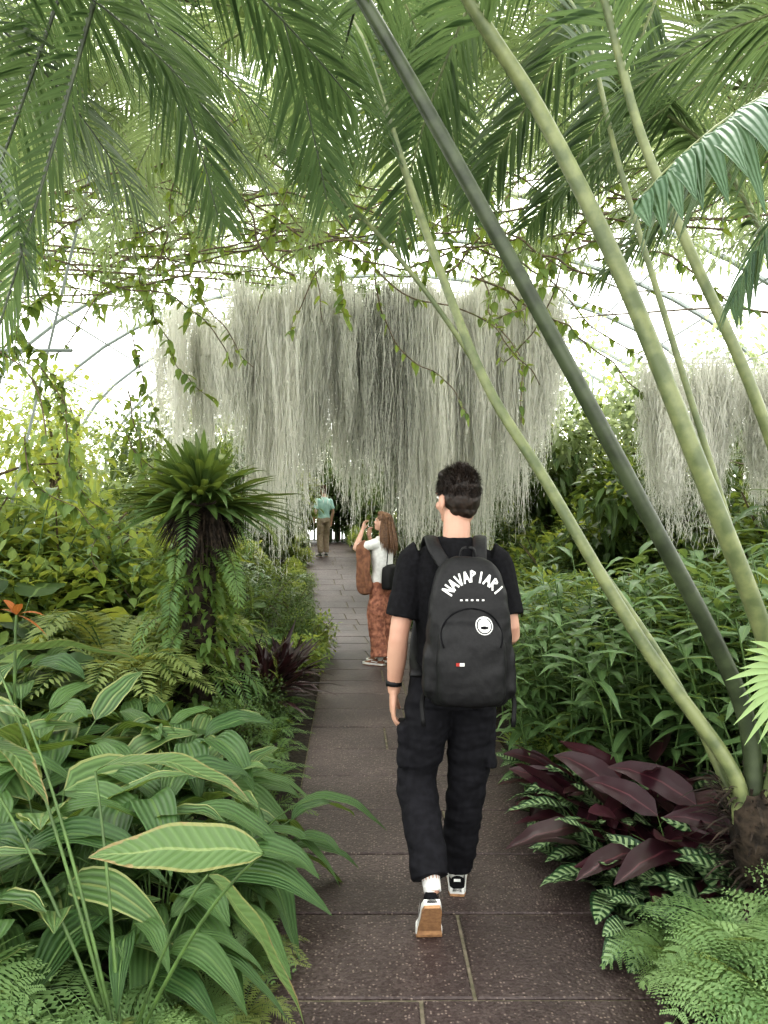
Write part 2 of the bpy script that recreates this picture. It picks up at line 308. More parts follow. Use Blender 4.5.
def domeshrub(leafm,n=900,L=.11,W=.055,prof=OVATE):
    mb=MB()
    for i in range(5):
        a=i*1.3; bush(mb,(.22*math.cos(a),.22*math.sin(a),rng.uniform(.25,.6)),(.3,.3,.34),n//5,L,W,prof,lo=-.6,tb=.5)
    for i in range(9):
        a=rng.uniform(0,6.28); t=np.linspace(0,1,5); pts,_=bez((0,0,-.03),(0,0,.4),(.4*math.cos(a),.4*math.sin(a),rng.uniform(.4,.85)),t); tube(mb,pts,np.linspace(.012,.004,5),5,1)
    return mb.mesh('shrub',[leafm,'twig'])
def fernclump(leafm,n=16,L=.6,two=False):
    mb=MB()
    for i in range(n):
        a=i*2.4+rng.uniform(-.3,.3); R=L*rng.uniform(.55,1); d=np.array([math.cos(a),math.sin(a),0]); h=L*rng.uniform(.35,.85)
        p=(np.zeros(3),d*R*.35+Z*h*1.1,d*R+Z*h*.55)
        if two: fern2(mb,*p,n=13,L=.19,m=8,l=.055,w=.025,tint=rng.uniform(.1,.95))
        else: frond(mb,*p,n=26,L=.11,W=.016,ang=1.3,droop=.15,r=.004,S=2,tint=rng.uniform(.3,.7),prof=LANCE)
    return mb.mesh('fern',[leafm,'gstem'])
def strapclump(leafm,n=26,L=.65,W=.075,el=(.5,1.4),droop=(.2,.6)):
    mb=MB(); a=np.arange(n)*2.4; e=rng.uniform(*el,n)
    D=np.stack([np.cos(a)*np.cos(e),np.sin(a)*np.cos(e),np.sin(e)],-1); P=np.stack([np.cos(a)*.04,np.sin(a)*.04,np.zeros(n)],-1)
    leaves(mb,P,D,L*rng.uniform(.6,1.1,n),W*rng.uniform(.8,1.2,n),STRAP,S=8,droop=rng.uniform(*droop,n),fold=.3,tint=rng.uniform(.2,.9,n),wav=.06)
    tube(mb,[[0,0,-.06],[0,0,.02],[0,0,.06]],[.06,.05,.01],6,1)
    return mb.mesh('strap_plant',[leafm,'gstem'])
def broad(leafm,n=14,pet=.45,L=.55,W=.13,prof=LANCE,el=(.7,1.45),fold=.3,droop=(.4,.9),S=12,r=.006,wav=.03):
    mb=MB()
    for i in range(n):
        a=i*2.4+rng.uniform(-.4,.4); e=rng.uniform(*el); d=np.array([math.cos(a),math.sin(a),0]); pl=pet*rng.uniform(.4,1.15)
        p1=d*math.cos(e)*pl+Z*math.sin(e)*pl; t=np.linspace(0,1,6)
        pts,T=bez(d*.03,d*.03+Z*pl*.5,p1,t); tube(mb,pts,np.linspace(r,r*.6,6),5,1)
        D=nrm(d*1+Z*rng.uniform(.1,.9))
        leaves(mb,[p1],[D],L*rng.uniform(.7,1.1),W*rng.uniform(.8,1.15),prof,S=S,droop=rng.uniform(*droop),fold=fold,tint=rng.uniform(.05,.95),cols=5,roll=rng.normal(0,.25),wav=wav)
    return mb.mesh('broad_leaf_plant',[leafm,'gstem'])
T_={}
T_['cane']=[cane(i) for i in range(3)]
T_['ov']=[domeshrub('ovate') for i in range(2)]
T_['ovb']=[domeshrub('bright',900,.12,.06) for i in range(2)]
T_['small']=[domeshrub('ovate',1600,.07,.03,LANCE),domeshrub('vine',1500,.065,.03,OVATE)]
T_['fern']=[fernclump('fern') for i in range(2)]
T_['ferny']=[fernclump('fernyellow') for i in range(2)]
T_['fern2']=[fernclump('fernlight',14,.55,True) for i in range(2)]
T_['nest']=[strapclump('bright'),strapclump('nest')]
T_['grass']=[broad('grassy',22,W=.135) for i in range(3)]
T_['var']=[broad('varieg',16,.40,.42,.13,OVATE,(.7,1.5),.25,(.2,.7),10,.005) for i in range(2)]
T_['cal']=[broad('calathea',22,.20,.25,.115,OVATE,(.3,1.3),.25,(.1,.5),8,.003) for i in range(2)]
T_['mar']=[broad('maroon',18,.22,.30,.095,OVATE,(.5,1.4),.25,(.1,.5),8,.003)]
T_['heart']=[broad('ovate',22,.5,.28,.2,HEART,(.7,1.5),.15,(.2,.6),8,.005),broad('bright',20,.5,.26,.18,HEART,(.7,1.5),.15,(.2,.6),8,.005)]
T_['dark']=[strapclump('darkstrap',60,.55,.045,(.2,1.4),(.1,.5))]
NAME={'cane':'cane_leaf_shrub','ov':'broadleaf_shrub','ovb':'bright_leaf_shrub','small':'small_leaf_shrub','fern':'fern','ferny':'olive_fern','fern2':'lady_fern','nest':'birds_nest_fern','grass':'palm_grass','var':'variegated_ginger','cal':'calathea_plant','mar':'maroon_calathea_plant','heart':'heart_leaf_plant','dark':'dark_cordyline'}
def put(k,x,y,s=1.,rz=None,z=0,v=None):
    L_=T_[k]; me=L_[rng.integers(len(L_))] if v is None else L_[v]
    d=abs(x-float(pcx(y)))-.65
    return link(NAME[k],me,(x,y,float(gz(y))-.03+z+.3*.35*min(max(d/.3,0),1)),rng.uniform(0,6.28) if rz is None else rz,s)
# left foreground
for x,y,s in [(-.80,2.75,.95),(-.62,3.25,.85),(-1.25,2.5,1.0),(-1.45,3.3,1.1),(-.98,3.8,1.0),(-1.9,3.0,1.15),(-1.9,4.1,1.15),(-.78,2.4,.6),(-1.0,3.1,1.0),(-1.5,2.7,.9),(-.66,2.85,.62),(-2.3,4.8,1.3),(-1.3,4.2,.9)]: put('grass',x,y,s)
for x,y,s in [(-1.25,2.9,1.25),(-1.6,3.7,1.4),(-.9,3.4,1.0),(-1.55,2.4,1.1),(-2.2,3.6,1.5),(-1.1,4.3,1.0),(-1.05,2.5,.9)]: put('var',x,y,s)
for x,y,s in [(-.85,1.8,.9),(-.62,2.3,.5),(-1.1,1.7,1.0),(-.5,2.7,.4),(-1.25,2.0,1.05),(-.7,2.05,.6),(-.5,3.05,.35),(-.98,1.45,.8),(-.55,3.5,.4)]: put('fern2',x,y,s)
for x,y,s in [(-.50,2.15,.48),(-.45,2.42,.38),(-.70,1.95,.55),(-.45,2.75,.35),(-.55,1.9,.45)]: put('ferny',x,y,s)
# right foreground
for x,y,s in [(1.10,2.3,.78),(1.0,2.6,.55),(1.35,2.2,.95),(1.12,1.95,.72),(1.22,2.5,.8),(1.5,2.4,1.05),(1.02,1.7,.6),(1.3,1.75,.8)]: put('fern2',x,y,s)
for x,y,s in [(1.0,3.3,1.1),(1.2,3.05,1.05),(.98,3.75,1.05),(1.35,3.6,1.25),(1.02,2.95,.85),(1.6,3.3,1.35),(1.08,3.55,1.05),(.93,4.15,.9),(.92,3.5,.75),(1.15,4.0,1.15),(.90,4.7,.8),(1.4,2.85,1.2)]: put('cal',x,y,s)
for x,y,s in [(1.12,3.45,1.35),(1.4,3.25,1.4),(.98,4.2,1.0),(1.5,3.0,1.2),(1.22,3.25,1.2),(1.08,3.85,1.2),(1.3,3.8,1.4)]: put('mar',x,y,s)
for x,y,s in [(1.05,4.5,.9),(1.4,4.1,1.05),(1.8,4.0,1.2),(1.1,5.0,1.0),(1.6,4.8,1.2),(2.1,4.6,1.25),(2.5,4.2,1.3),(1.05,5.8,1.0),(1.7,5.7,1.25),(2.4,5.4,1.35),(3.0,5.0,1.4),(1.0,6.7,1.05),(1.8,3.4,1.1),(2.2,3.6,1.2),(1.35,5.4,1.1),(1.9,5.1,1.2)]: put('cane',x,y,s)
for x,y,s in [(1.65,7.9,1.2),(1.3,8.8,1.0),(2.1,7.2,1.3)]: put('nest',x,y,s,z=.5,v=0)
# left mid, low edging next to the path
for x,y,s in [(-.95,4.9,.45),(-.9,5.6,.45),(-1.0,8.6,.6),(-1.0,9.6,.6),(-1.25,10.6,.7),(-1.6,9.2,.9),(-1.7,12,.9)]: put('small',x,y,s,v=0)
for x,y,s in [(-.75,5.2,.5),(-.78,6.0,.5),(-.85,7.9,.65),(-.8,9.0,.6),(-1.3,8.2,.9),(-1.8,6.0,1.3),(-1.9,7.2,1.5),(-1.3,4.4,.8),(-1.7,5.0,1.1),(-1.15,8.9,.8),(-1.2,5.6,.7),(-1.0,10.2,.7),(-.9,8.4,.5),(-1.1,6.2,.6),(-.62,4.0,.5),(-.65,4.5,.45),(-.68,4.9,.4),(-.72,5.7,.4),(-1.35,5.1,.9),(-1.15,5.2,.75)]: put('fern',x,y,s)
for x,y,s in [(-1.75,5.2,1.5),(-2.1,6.0,1.8),(-1.55,6.8,1.3),(-1.5,5.25,1.1)]: put('ferny',x,y,s,z=.25)
for x,y,s in [(-.92,6.3,1.2),(-1.12,6.1,1.15),(-.85,6.7,1.0),(-.90,5.9,.9)]: put('dark',x,y,s,z=.12)
for x,y,s,v in [(-2.6,4.9,1.5,1),(-2.9,6.0,1.7,0),(-2.2,7.0,1.5,1),(-3.3,5.4,1.7,1),(-1.6,7.7,1.2,0),(2.9,6.2,1.4,0),(2.2,8.4,1.4,1)]: put('heart',x,y,s,v=v)
for side in(-1,1):
    for i in range(165):
        y=rng.uniform(4.4,23); d=abs(rng.normal(0,1))*2.2+.3
        x=float(pcx(y))+side*(.75+d+.25)
        if abs(x)>9: continue
        if side<0 and y<8 and d<1.2: continue
        sc_=min(.55+d*.45,2.1)*rng.uniform(.8,1.15)
        k=rng.choice(['cane','ov','ovb','small','fern','heart','nest','ferny','grass'],p=[.19,.17,.12,.12,.10,.13,.05,.05,.07])
        put(k,x,y,sc_)
for i in range(90):
    for side in(-1,1):
        y=rng.uniform(4.4 if side>0 else 7.4,24); put(rng.choice(['small','fern','ovb','fern','nest','cane']),float(pcx(y))+side*rng.uniform(.70,1.0),y,rng.uniform(.3,.55))
for i in range(16): put(rng.choice(['ov','cane','ovb']),rng.uniform(-5,1),rng.uniform(24,26.5),rng.uniform(1.5,2.6),z=.1)
# background trees
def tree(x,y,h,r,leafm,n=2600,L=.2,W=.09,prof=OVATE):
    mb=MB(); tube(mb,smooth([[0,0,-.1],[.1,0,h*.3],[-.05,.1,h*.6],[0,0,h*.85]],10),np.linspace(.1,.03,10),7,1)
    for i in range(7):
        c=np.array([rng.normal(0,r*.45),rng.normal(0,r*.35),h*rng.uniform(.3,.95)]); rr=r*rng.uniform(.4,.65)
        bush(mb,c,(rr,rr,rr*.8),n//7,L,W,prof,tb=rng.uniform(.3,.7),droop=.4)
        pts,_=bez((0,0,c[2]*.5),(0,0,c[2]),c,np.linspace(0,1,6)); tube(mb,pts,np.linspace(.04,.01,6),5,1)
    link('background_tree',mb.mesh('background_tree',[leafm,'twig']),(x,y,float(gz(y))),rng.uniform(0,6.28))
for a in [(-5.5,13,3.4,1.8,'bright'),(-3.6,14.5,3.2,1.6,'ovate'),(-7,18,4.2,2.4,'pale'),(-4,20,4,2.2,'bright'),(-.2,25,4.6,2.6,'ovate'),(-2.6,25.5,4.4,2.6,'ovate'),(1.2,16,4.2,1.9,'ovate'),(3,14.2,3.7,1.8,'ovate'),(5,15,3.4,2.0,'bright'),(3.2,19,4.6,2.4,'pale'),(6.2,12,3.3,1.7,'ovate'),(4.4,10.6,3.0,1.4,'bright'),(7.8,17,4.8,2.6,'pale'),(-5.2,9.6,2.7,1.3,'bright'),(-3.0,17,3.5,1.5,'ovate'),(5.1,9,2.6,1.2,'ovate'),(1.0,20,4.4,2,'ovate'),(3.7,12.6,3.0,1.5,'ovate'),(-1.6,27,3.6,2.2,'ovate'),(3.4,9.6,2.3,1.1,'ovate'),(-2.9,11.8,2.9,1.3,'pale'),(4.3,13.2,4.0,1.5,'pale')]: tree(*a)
for x,y,s in [(-3.4,8.2,2.0),(-2.7,9.4,1.9),(-4.2,7.4,2.0),(-2.4,7.8,1.5)]: put('ovb',x,y,s)
# ------------------------------------------------------------------ bird's nest epiphyte on a fern-covered mound
mb=MB(); c=np.array([-1.28,5.5,1.66])
n=300; a=rng.uniform(0,6.28,n); e=np.concatenate([rng.uniform(.45,1.5,180),rng.uniform(-.1,.55,120)])
D=np.stack([np.cos(a)*np.cos(e),np.sin(a)*np.cos(e),np.sin(e)],-1)
leaves(mb,c+D*[.14,.14,.08],D,rng.uniform(.38,.62,n),rng.uniform(.045,.070,n),STRAP,S=10,droop=np.where(e>.45,rng.uniform(.2,.6,n),rng.uniform(.05,.35,n)),fold=.3,tint=rng.uniform(0,1,n),wav=.04)
d=nrm(rng.normal(0,1,(600,3))); d[:,2]=-abs(d[:,2])*.9
leaves(mb,c+d*.18,d+Z*-.4,rng.uniform(.06,.22,600),.014,STRAP,S=3,droop=.6,fold=0,cols=2,tint=.5,mat=1)
tube(mb,smooth([[-1.4,5.6,-.05],[-1.34,5.6,.6],[-1.3,5.55,1.2],[-1.28,5.5,1.74]],14),np.r_[np.linspace(.16,.10,10),.15,.19,.20,.08],10,1)
for cz,r_,nn_ in((.35,.50,420),(.75,.40,380),(1.1,.30,300),(1.35,.24,200)):
    bush(mb,(-1.33,5.56,cz),(r_,r_*.9,.32),nn_,.11,.045,OVATE,mat=2,droop=.6,tb=.45)
for i in range(34):
    a0=rng.uniform(0,6.28); z0=rng.uniform(.4,1.6); p0=np.array([-1.32+.1*math.cos(a0),5.55+.1*math.sin(a0),z0]); q1=p0+np.array([math.cos(a0),math.sin(a0),0])*rng.uniform(.2,.5)
    frond(mb,p0,q1+Z*.12,q1-Z*rng.uniform(.1,.4),n=20,L=.09,W=.016,ang=1.3,droop=.2,r=.003,ml=3,ms=1,S=2,tint=rng.uniform(.2,.8),prof=LANCE)
link('epiphyte_on_mossy_stump',mb.mesh('epiphyte_on_mossy_stump',['nest','trunk','vine','fern']))
# ------------------------------------------------------------------ large ginger leaves (left front)
mb=MB(); root=np.array([-.70,2.1,.1])
for tip0,D,Lh,W,dr,ro in [((-.29,1.88,.79),(-1,-.02,.12),.42,.13,.14,.6),((-.46,2.05,.66),(.30,.05,-.3),.36,.10,.5,.1),((-1.05,2.3,1.0),(-.9,.1,.3),.5,.13,.5,0),((-1.25,2.5,1.15),(.9,.1,.25),.50,.13,.35,.3),((-.85,2.3,.85),(.9,-.1,.35),.5,.12,.5,-.3),((-1.25,2.35,.90),(.5,-.3,.3),.42,.12,.7,.2)]:
    p=np.array(tip0); pts,_=bez(root,(root+p)/2+np.array([0,0,.15]),p,np.linspace(0,1,8)); tube(mb,pts,np.linspace(.006,.0035,8),6,1)
    leaves(mb,[p],[D],Lh,W,LANCE,S=16,droop=dr,fold=.2,roll=ro,tint=rng.uniform(.3,.9),cols=9,wav=.04)
link('ginger_plant',mb.mesh('ginger_plant',['hero','gstem']))
mb=MB(); b0=np.array([-1.95,4.15,.1])
pts,_=bez(b0,(-1.95,4.1,.8),(-1.93,4.1,1.08),np.linspace(0,1,8)); tube(mb,pts,.008,6,1)
leaves(mb,np.repeat([[-1.93,4.1,1.08]],5,0),[[.5,0,.2],[-.5,.1,.3],[.2,-.3,.5],[.6,.1,-.2],[-.3,0,.6]],.16,.05,LANCE,S=5,droop=.4,tint=rng.uniform(.3,1,5))
link('orange_dry_leaves',mb.mesh('orange_dry_leaves',['orange','gstem']))  # cluster of dried orange-brown leaves on a stem, not a flower
# ------------------------------------------------------------------ giant palm with leaning stalks, right
mb=MB()
tube(mb,smooth([[1.45,2.88,-.1],[1.42,2.86,.2],[1.36,2.82,.42],[1.31,2.78,.62]],12),np.r_[np.linspace(.11,.10,8),.10,.09,.08,.03],12,2)
k=620; th=rng.uniform(0,6.28,k); zz=rng.uniform(.05,.62,k)
leaves(mb,np.stack([1.43-.15*zz+.09*np.cos(th),2.85+.09*np.sin(th),zz],-1),np.stack([np.cos(th)*.6,np.sin(th)*.6,rng.uniform(.1,1.2,k)],-1),rng.uniform(.08,.2,k),.012,LANCE,S=3,droop=.5,tint=.3,mat=2)
stalks=[
 ([[1.33,2.8,.5],[1.278,2.8,.94],[.886,2.7,1.655],[.387,2.6,2.52],[-.061,2.5,3.25],[-.45,2.4,3.8],[-1.1,2.2,4.2]],.034,.026,1,.66),
 ([[1.36,2.8,.5],[1.40,2.72,.85],[1.28,2.62,1.19],[1.013,2.5,1.75],[.756,2.5,2.39],[.5,2.5,2.9],[.265,2.4,3.19],[-.1,2.2,3.7],[-.5,1.8,4.1]],.037,.026,0,.72),
 ([[1.28,2.8,.5],[1.24,2.8,.70],[.952,2.9,1.14],[.619,3.0,1.74],[.381,3.1,2.18],[.127,3.2,2.9],[-.05,3.3,3.5],[-.2,3.5,4.0]],.031,.016,0,.74),
 ([[1.3,2.84,.5],[1.1,3.0,1.0],[.767,3.4,1.63],[.33,3.4,2.37],[-.061,3.4,2.87],[-.5,3.5,3.3]],.018,.011,0,.8),
 ([[1.4,2.75,.5],[1.5,2.6,1.1],[1.18,2.4,1.865],[.942,2.4,2.42],[.788,2.4,2.79],[.6,2.3,3.3],[.3,2.1,3.7]],.022,.015,0,.72),
 ([[1.38,2.8,.5],[1.36,2.75,1.0],[1.23,2.7,1.45],[.99,2.7,2.24],[.82,2.7,2.8],[.7,2.8,3.4],[.5,3.0,3.8]],.015,.010,0,.75),
 ([[1.42,2.85,.5],[1.65,2.9,1.4],[1.6,3.0,2.3],[1.35,3.1,3.0],[.95,3.2,3.4]],.02,.012,0,.6)]
for pts,r0,r1,dk,st in stalks:
    P=smooth(pts,60); tube(mb,P,np.linspace(r0,r1*.7,60),12,3 if dk else 1)
    C=smooth(pts,300)[int(st*300):]; C=C[::2]; Tn=nrm(np.gradient(C,axis=0)); s=np.linspace(0,1,len(C))
    pinnate(mb,C,Tn,s,.40,.020,1.0,.35,.0,0,5,.45,LEAFLET,.2)
link('giant_palm',mb.mesh('giant_palm',['palm_near','stem','trunk','stemdark']))
# ------------------------------------------------------------------ overhead palms
def fronds(name,lst,mats,n=44,L=.32,W=.02,droop=.35,S=4,r=.009,tint=.5,ang=1.05):
    mb=MB()
    for f in lst:
        k=f[3] if len(f)>3 else 1
        frond(mb,*f[:3],n=n,L=L*k,W=W,droop=droop,S=S,r=r,tint=rng.uniform(.0,.85),ang=ang,start=.05)
    link(name,mb.mesh(name,mats))
fronds('overhead_palm',[((-1.9,2.5,3.75),(-1.1,2.6,3.65),(-.42,2.75,2.78)),((-1.3,2.2,3.9),(-.75,2.5,3.5),(-.62,2.9,2.72)),((-.6,2.4,3.9),(-.35,2.7,3.5),(-.22,3.0,2.82)),((.1,2.4,3.8),(-.1,2.8,3.5),(-.3,3.3,3.05)),
  ((-1.9,3.0,3.9),(-1.0,3.1,3.9),(-.3,3.4,3.1)),((-1.7,2.3,3.3),(-1.25,2.5,3.4),(-.88,2.8,2.72)),((-1.3,3.2,4.2),(-.9,3.4,3.8),(-.75,3.7,3.0)),((-2.2,3.0,3.6),(-1.7,3.1,3.7),(-1.2,3.4,3.0)),((-.9,2.1,3.4),(-.5,2.3,3.35),(-.1,2.6,2.98)),((-1.4,2.0,3.2),(-1.0,2.2,3.3),(-.6,2.4,2.92))],['palm_near','stemdark'],n=62,L=.33,W=.0145)
fronds('overhead_palm',[((-.85,2.3,3.15),(-1.0,2.3,2.6),(-1.2,2.3,1.95),.8),((-1.5,2.1,3.3),(-1.15,2.2,2.9),(-1.05,2.3,2.3),.8),((-1.0,2.5,3.4),(-1.2,2.6,3.0),(-1.45,2.6,2.3),.9)],['palm_near','stemdark'],n=54,L=.30,W=.015,droop=.2)
fronds('overhead_palm',[((.5,3.0,3.9),(.2,3.2,3.5),(.05,3.5,2.85)),((1.0,2.9,3.8),(.7,3.1,3.5),(.4,3.4,3.0)),((1.8,2.8,3.5),(1.3,3.0,3.4),(.75,3.2,2.95)),((1.9,3.1,3.2),(1.5,3.3,3.25),(1.0,3.6,2.7)),((1.2,3.4,3.9),(1.1,3.6,3.5),(.75,4.0,3.1)),((1.6,2.4,3.2),(1.2,2.5,3.3),(.8,2.6,3.0)),((.9,3.5,4.2),(.4,3.7,4.1),(-.2,3.9,3.3)),((-.1,3.4,4.2),(.2,3.6,3.9),(.45,3.9,3.1))],['palm_near','stem'],n=50,L=.35,W=.021)
ml_=[]
for i in range(30):
    y=rng.uniform(3.8,5.6); x=rng.uniform(-.56,.56)*y; zt=1.6+y/780*rng.uniform(430,540); dx=rng.choice([-1,1])*rng.uniform(.7,1.3)
    ml_.append(((x-dx*.6,y-.2,zt+rng.uniform(0,.3)),(x,y,zt+.15),(x+dx*.6,y+.2,zt-rng.uniform(.5,1.1))))
for i in range(26):
    y=rng.uniform(6.2,9); x=rng.choice([-1,1])*rng.uniform(.12,.55)*y; zt=1.6+y/780*rng.uniform(300,420); dx=np.sign(-x)*rng.uniform(.7,1.3)
    ml_.append(((x-dx*.8,y-.2,zt+rng.uniform(.1,.4)),(x,y,zt+.2),(x+dx*.7,y+.2,zt-rng.uniform(.4,1.0))))
fronds('arching_cycad_fronds',ml_,['palm_mid','stem'],n=56,L=.33,W=.018)
mb=MB(); frond(mb,(1.25,1.85,2.66),(.9,1.8,2.68),(.58,1.75,2.32),n=19,L=.23,W=.055,ang=1.35,droop=.55,start=.2,r=.008,S=8,tint=.75,lift=-.35,fold=.04)
frond(mb,(1.4,2.1,2.6),(1.1,2.1,2.6),(.95,2.1,2.2),n=14,L=.24,W=.05,ang=1.2,droop=.6,start=.1,r=.008,S=7,tint=.1,fold=.05)
link('broad_leaflet_palm',mb.mesh('broad_leaflet_palm',['palm_blue','stem']))
mb=MB(); c=np.array([.93,1.72,1.27]); aa=np.linspace(2.5,4.7,18); D=np.stack([np.cos(aa)*.9,-.15+0*aa,np.sin(aa)*.9-.05],-1)
leaves(mb,np.repeat([c],18,0),D,rng.uniform(.15,.20,18),.026,LEAFLET,S=6,droop=.2,fold=.3,U=np.array([0,-1.,.3])+np.zeros((18,3)),tint=.9)
pts,_=bez((1.35,2.0,.0),(1.3,1.9,1.0),c,np.linspace(0,1,10)); tube(mb,pts,np.linspace(.012,.006,10),6,1)
link('fan_palm',mb.mesh('fan_palm',['fernlight','gstem']))
def crownpalm(x,y,h,n=15,R=2.0,leafm='palm_mid',bx=None,L=.34):
    mb=MB(); top=np.array([x,y,h]); bx=bx if bx is not None else (-.75*y if x<0 else .75*y); b=np.array([bx,y,0.])
    tube(mb,smooth([b,[bx,y,h*.6],[bx*.85+x*.15,y,h+.3],[x*.5+bx*.5,y,h+.75],top],26),np.linspace(.07,.03,26),8,2)
    for i in range(n):
        a=i*2.4+rng.uniform(-.2,.2); d=np.array([math.cos(a),math.sin(a),0]); r=R*rng.uniform(.7,1.05)
        frond(mb,top,top+d*r*.5+Z*rng.uniform(.3,.8),top+d*r+Z*rng.uniform(-1.0,.0),n=54,L=L,W=.020,droop=.3,S=3,r=.014,tint=rng.uniform(.2,.9),ang=1.1,start=.12)
    link('arching_palm',mb.mesh('arching_palm',[leafm,'stem','trunk']))
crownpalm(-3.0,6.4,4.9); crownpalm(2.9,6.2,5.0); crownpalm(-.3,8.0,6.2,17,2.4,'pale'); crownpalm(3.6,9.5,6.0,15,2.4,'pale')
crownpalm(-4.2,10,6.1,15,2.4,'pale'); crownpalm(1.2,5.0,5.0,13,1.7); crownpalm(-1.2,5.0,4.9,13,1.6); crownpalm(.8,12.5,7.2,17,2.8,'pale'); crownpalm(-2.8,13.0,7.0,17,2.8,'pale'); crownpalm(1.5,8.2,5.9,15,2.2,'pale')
mb=MB()
for i in range(44):
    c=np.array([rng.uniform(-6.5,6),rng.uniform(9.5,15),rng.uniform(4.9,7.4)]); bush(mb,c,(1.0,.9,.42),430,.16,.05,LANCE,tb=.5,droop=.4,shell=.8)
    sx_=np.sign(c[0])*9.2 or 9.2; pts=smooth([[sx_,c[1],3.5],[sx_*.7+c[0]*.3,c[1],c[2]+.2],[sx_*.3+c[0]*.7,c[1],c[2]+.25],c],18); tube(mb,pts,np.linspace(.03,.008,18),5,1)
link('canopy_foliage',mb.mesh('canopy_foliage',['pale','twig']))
mb=MB()
def vine(p,d,nseg,step,r,jit=.25,leaf=1,grav=0,Ls=.1):
    pts=[np.array(p,float)]; d=nrm(np.array(d,float))
    for i in range(nseg):
        d=nrm(d+rng.normal(0,jit,3)+np.array([0,0,-grav])); pts.append(pts[-1]+d*step)
    P=smooth(pts,nseg*3); tube(mb,P,np.linspace(r,r*.5,len(P)),5,1)
    if leaf:
        q=P[rng.integers(0,len(P),int(nseg*leaf))]; D=rng.normal(0,.6,q.shape)+np.array([0,0,-.5])
        leaves(mb,q,D,rng.uniform(.6,1.3,len(q))*Ls,Ls*.62,HEART,S=5,droop=.3,tint=rng.uniform(0,1,len(q)))
for i in range(80):
    y=rng.uniform(6,10.0); x=rng.uniform(-4,3.5); z=1.6+(y/780)*rng.uniform(235,330)
    vine((x,y,z),(rng.choice([-1,1]),rng.normal(0,.3),rng.normal(0.1,.15)),16,.17,.010,.22,2.2,Ls=.085)
for i in range(34):
    y=rng.uniform(5.5,9.5); x=rng.uniform(-3.6,3); z=1.6+(y/780)*rng.uniform(245,330)
    vine((x,y,z),(rng.normal(0,.3),0,-1),5,.10,.004,.2,3,.15,Ls=.10)
for x0 in(-2.9,-2.3,-3.5):
    for i in range(5): vine((x0+rng.normal(0,.2),6.5+rng.normal(0,.4),rng.uniform(2.2,3.9)),(rng.normal(0,.6),0,-1),12,.12,.006,.3,4,.1,Ls=.10)
link('climbing_vine',mb.mesh('climbing_vine',['vine','twig']))
# ------------------------------------------------------------------ PEOPLE
M['skin']=plain('skin',(.50,.30,.22),.5,(.46,.26,.19),12,spec=.4)
M['skin_f']=plain('skin_fair',(.60,.38,.29),.5,(.56,.34,.26),12)
M['black']=plain('black_cotton',(.010,.010,.012),.9,(.006,.006,.007),60,.15,spec=.15)
M['blackpant']=plain('black_twill',(.012,.012,.015),.85,(.008,.008,.010),40,.2,spec=.15)
M['pack']=plain('black_nylon',(.010,.010,.011),.55,(.007,.007,.008),80,.2,spec=.28)
M['hair']=plain('dark_brown_hair',(.024,.014,.009),.5,(.011,.007,.005),60,.5)
M['hairf']=plain('light_brown_hair',(.17,.09,.045),.45,(.09,.045,.022),50,.4)
M['rubber']=plain('gum_sole',(.42,.24,.12),.7,(.30,.17,.09),60,.3)
M['offwhite']=plain('white_print',(.75,.75,.73),.6,(.65,.65,.63),30)
M['rust']=plain('rust_patterned_cloth',(.44,.20,.13),.85,(.20,.08,.055),22,.2)
M['tan']=plain('brown_jacket_cloth',(.25,.12,.07),.85,(.15,.07,.045),20,.2)
M['aqua']=plain('aqua_cloth',(.42,.62,.57),.85,(.35,.55,.50),10)
M['beige']=plain('beige_cloth',(.45,.36,.28),.85,(.36,.28,.21),20)
M['eye']=plain('eye_white',(.7,.7,.68),.2,(.7,.7,.68)); M['iris']=plain('iris',(.05,.03,.02),.2); M['lip']=plain('lip',(.42,.17,.14),.5)
M['red']=plain('red_label',(.4,.03,.02),.6)
def ell(bm,c,r,Mx=Matrix.Identity(4),seg=16):
    bmesh.ops.create_uvsphere(bm,u_segments=seg,v_segments=max(8,seg*3//4),radius=1,matrix=Mx@Matrix.Translation(c)@Matrix.Diagonal((*r,1)))
def ltube(bm,pts,rad,ref=(1,0,0),k=16,sup=2.0,n=None):
    pts=np.asarray(pts,float); R=np.array([(r,r) if np.isscalar(r) else r for r in rad],float)
    if n: q=smooth(np.hstack([pts,R]),n); pts,R=q[:,:3],np.maximum(q[:,3:],.001)
    T=nrm(np.gradient(pts,axis=0)); ref=np.array(ref,float); a=nrm(ref-T*(T@ref)[:,None]); b=np.cross(T,a)
    th=np.linspace(0,2*np.pi,k,endpoint=False); ct=np.sign(np.cos(th))*abs(np.cos(th))**(2/sup); st=np.sign(np.sin(th))*abs(np.sin(th))**(2/sup)
    rings=[[bm.verts.new(pts[i]+a[i]*R[i,0]*ct[j]+b[i]*R[i,1]*st[j]) for j in range(k)] for i in range(len(pts))]
    for i in range(len(pts)-1):
        for j in range(k): bm.faces.new((rings[i][j],rings[i][(j+1)%k],rings[i+1][(j+1)%k],rings[i+1][j]))
    bm.faces.new(rings[0][::-1]); bm.faces.new(rings[-1])
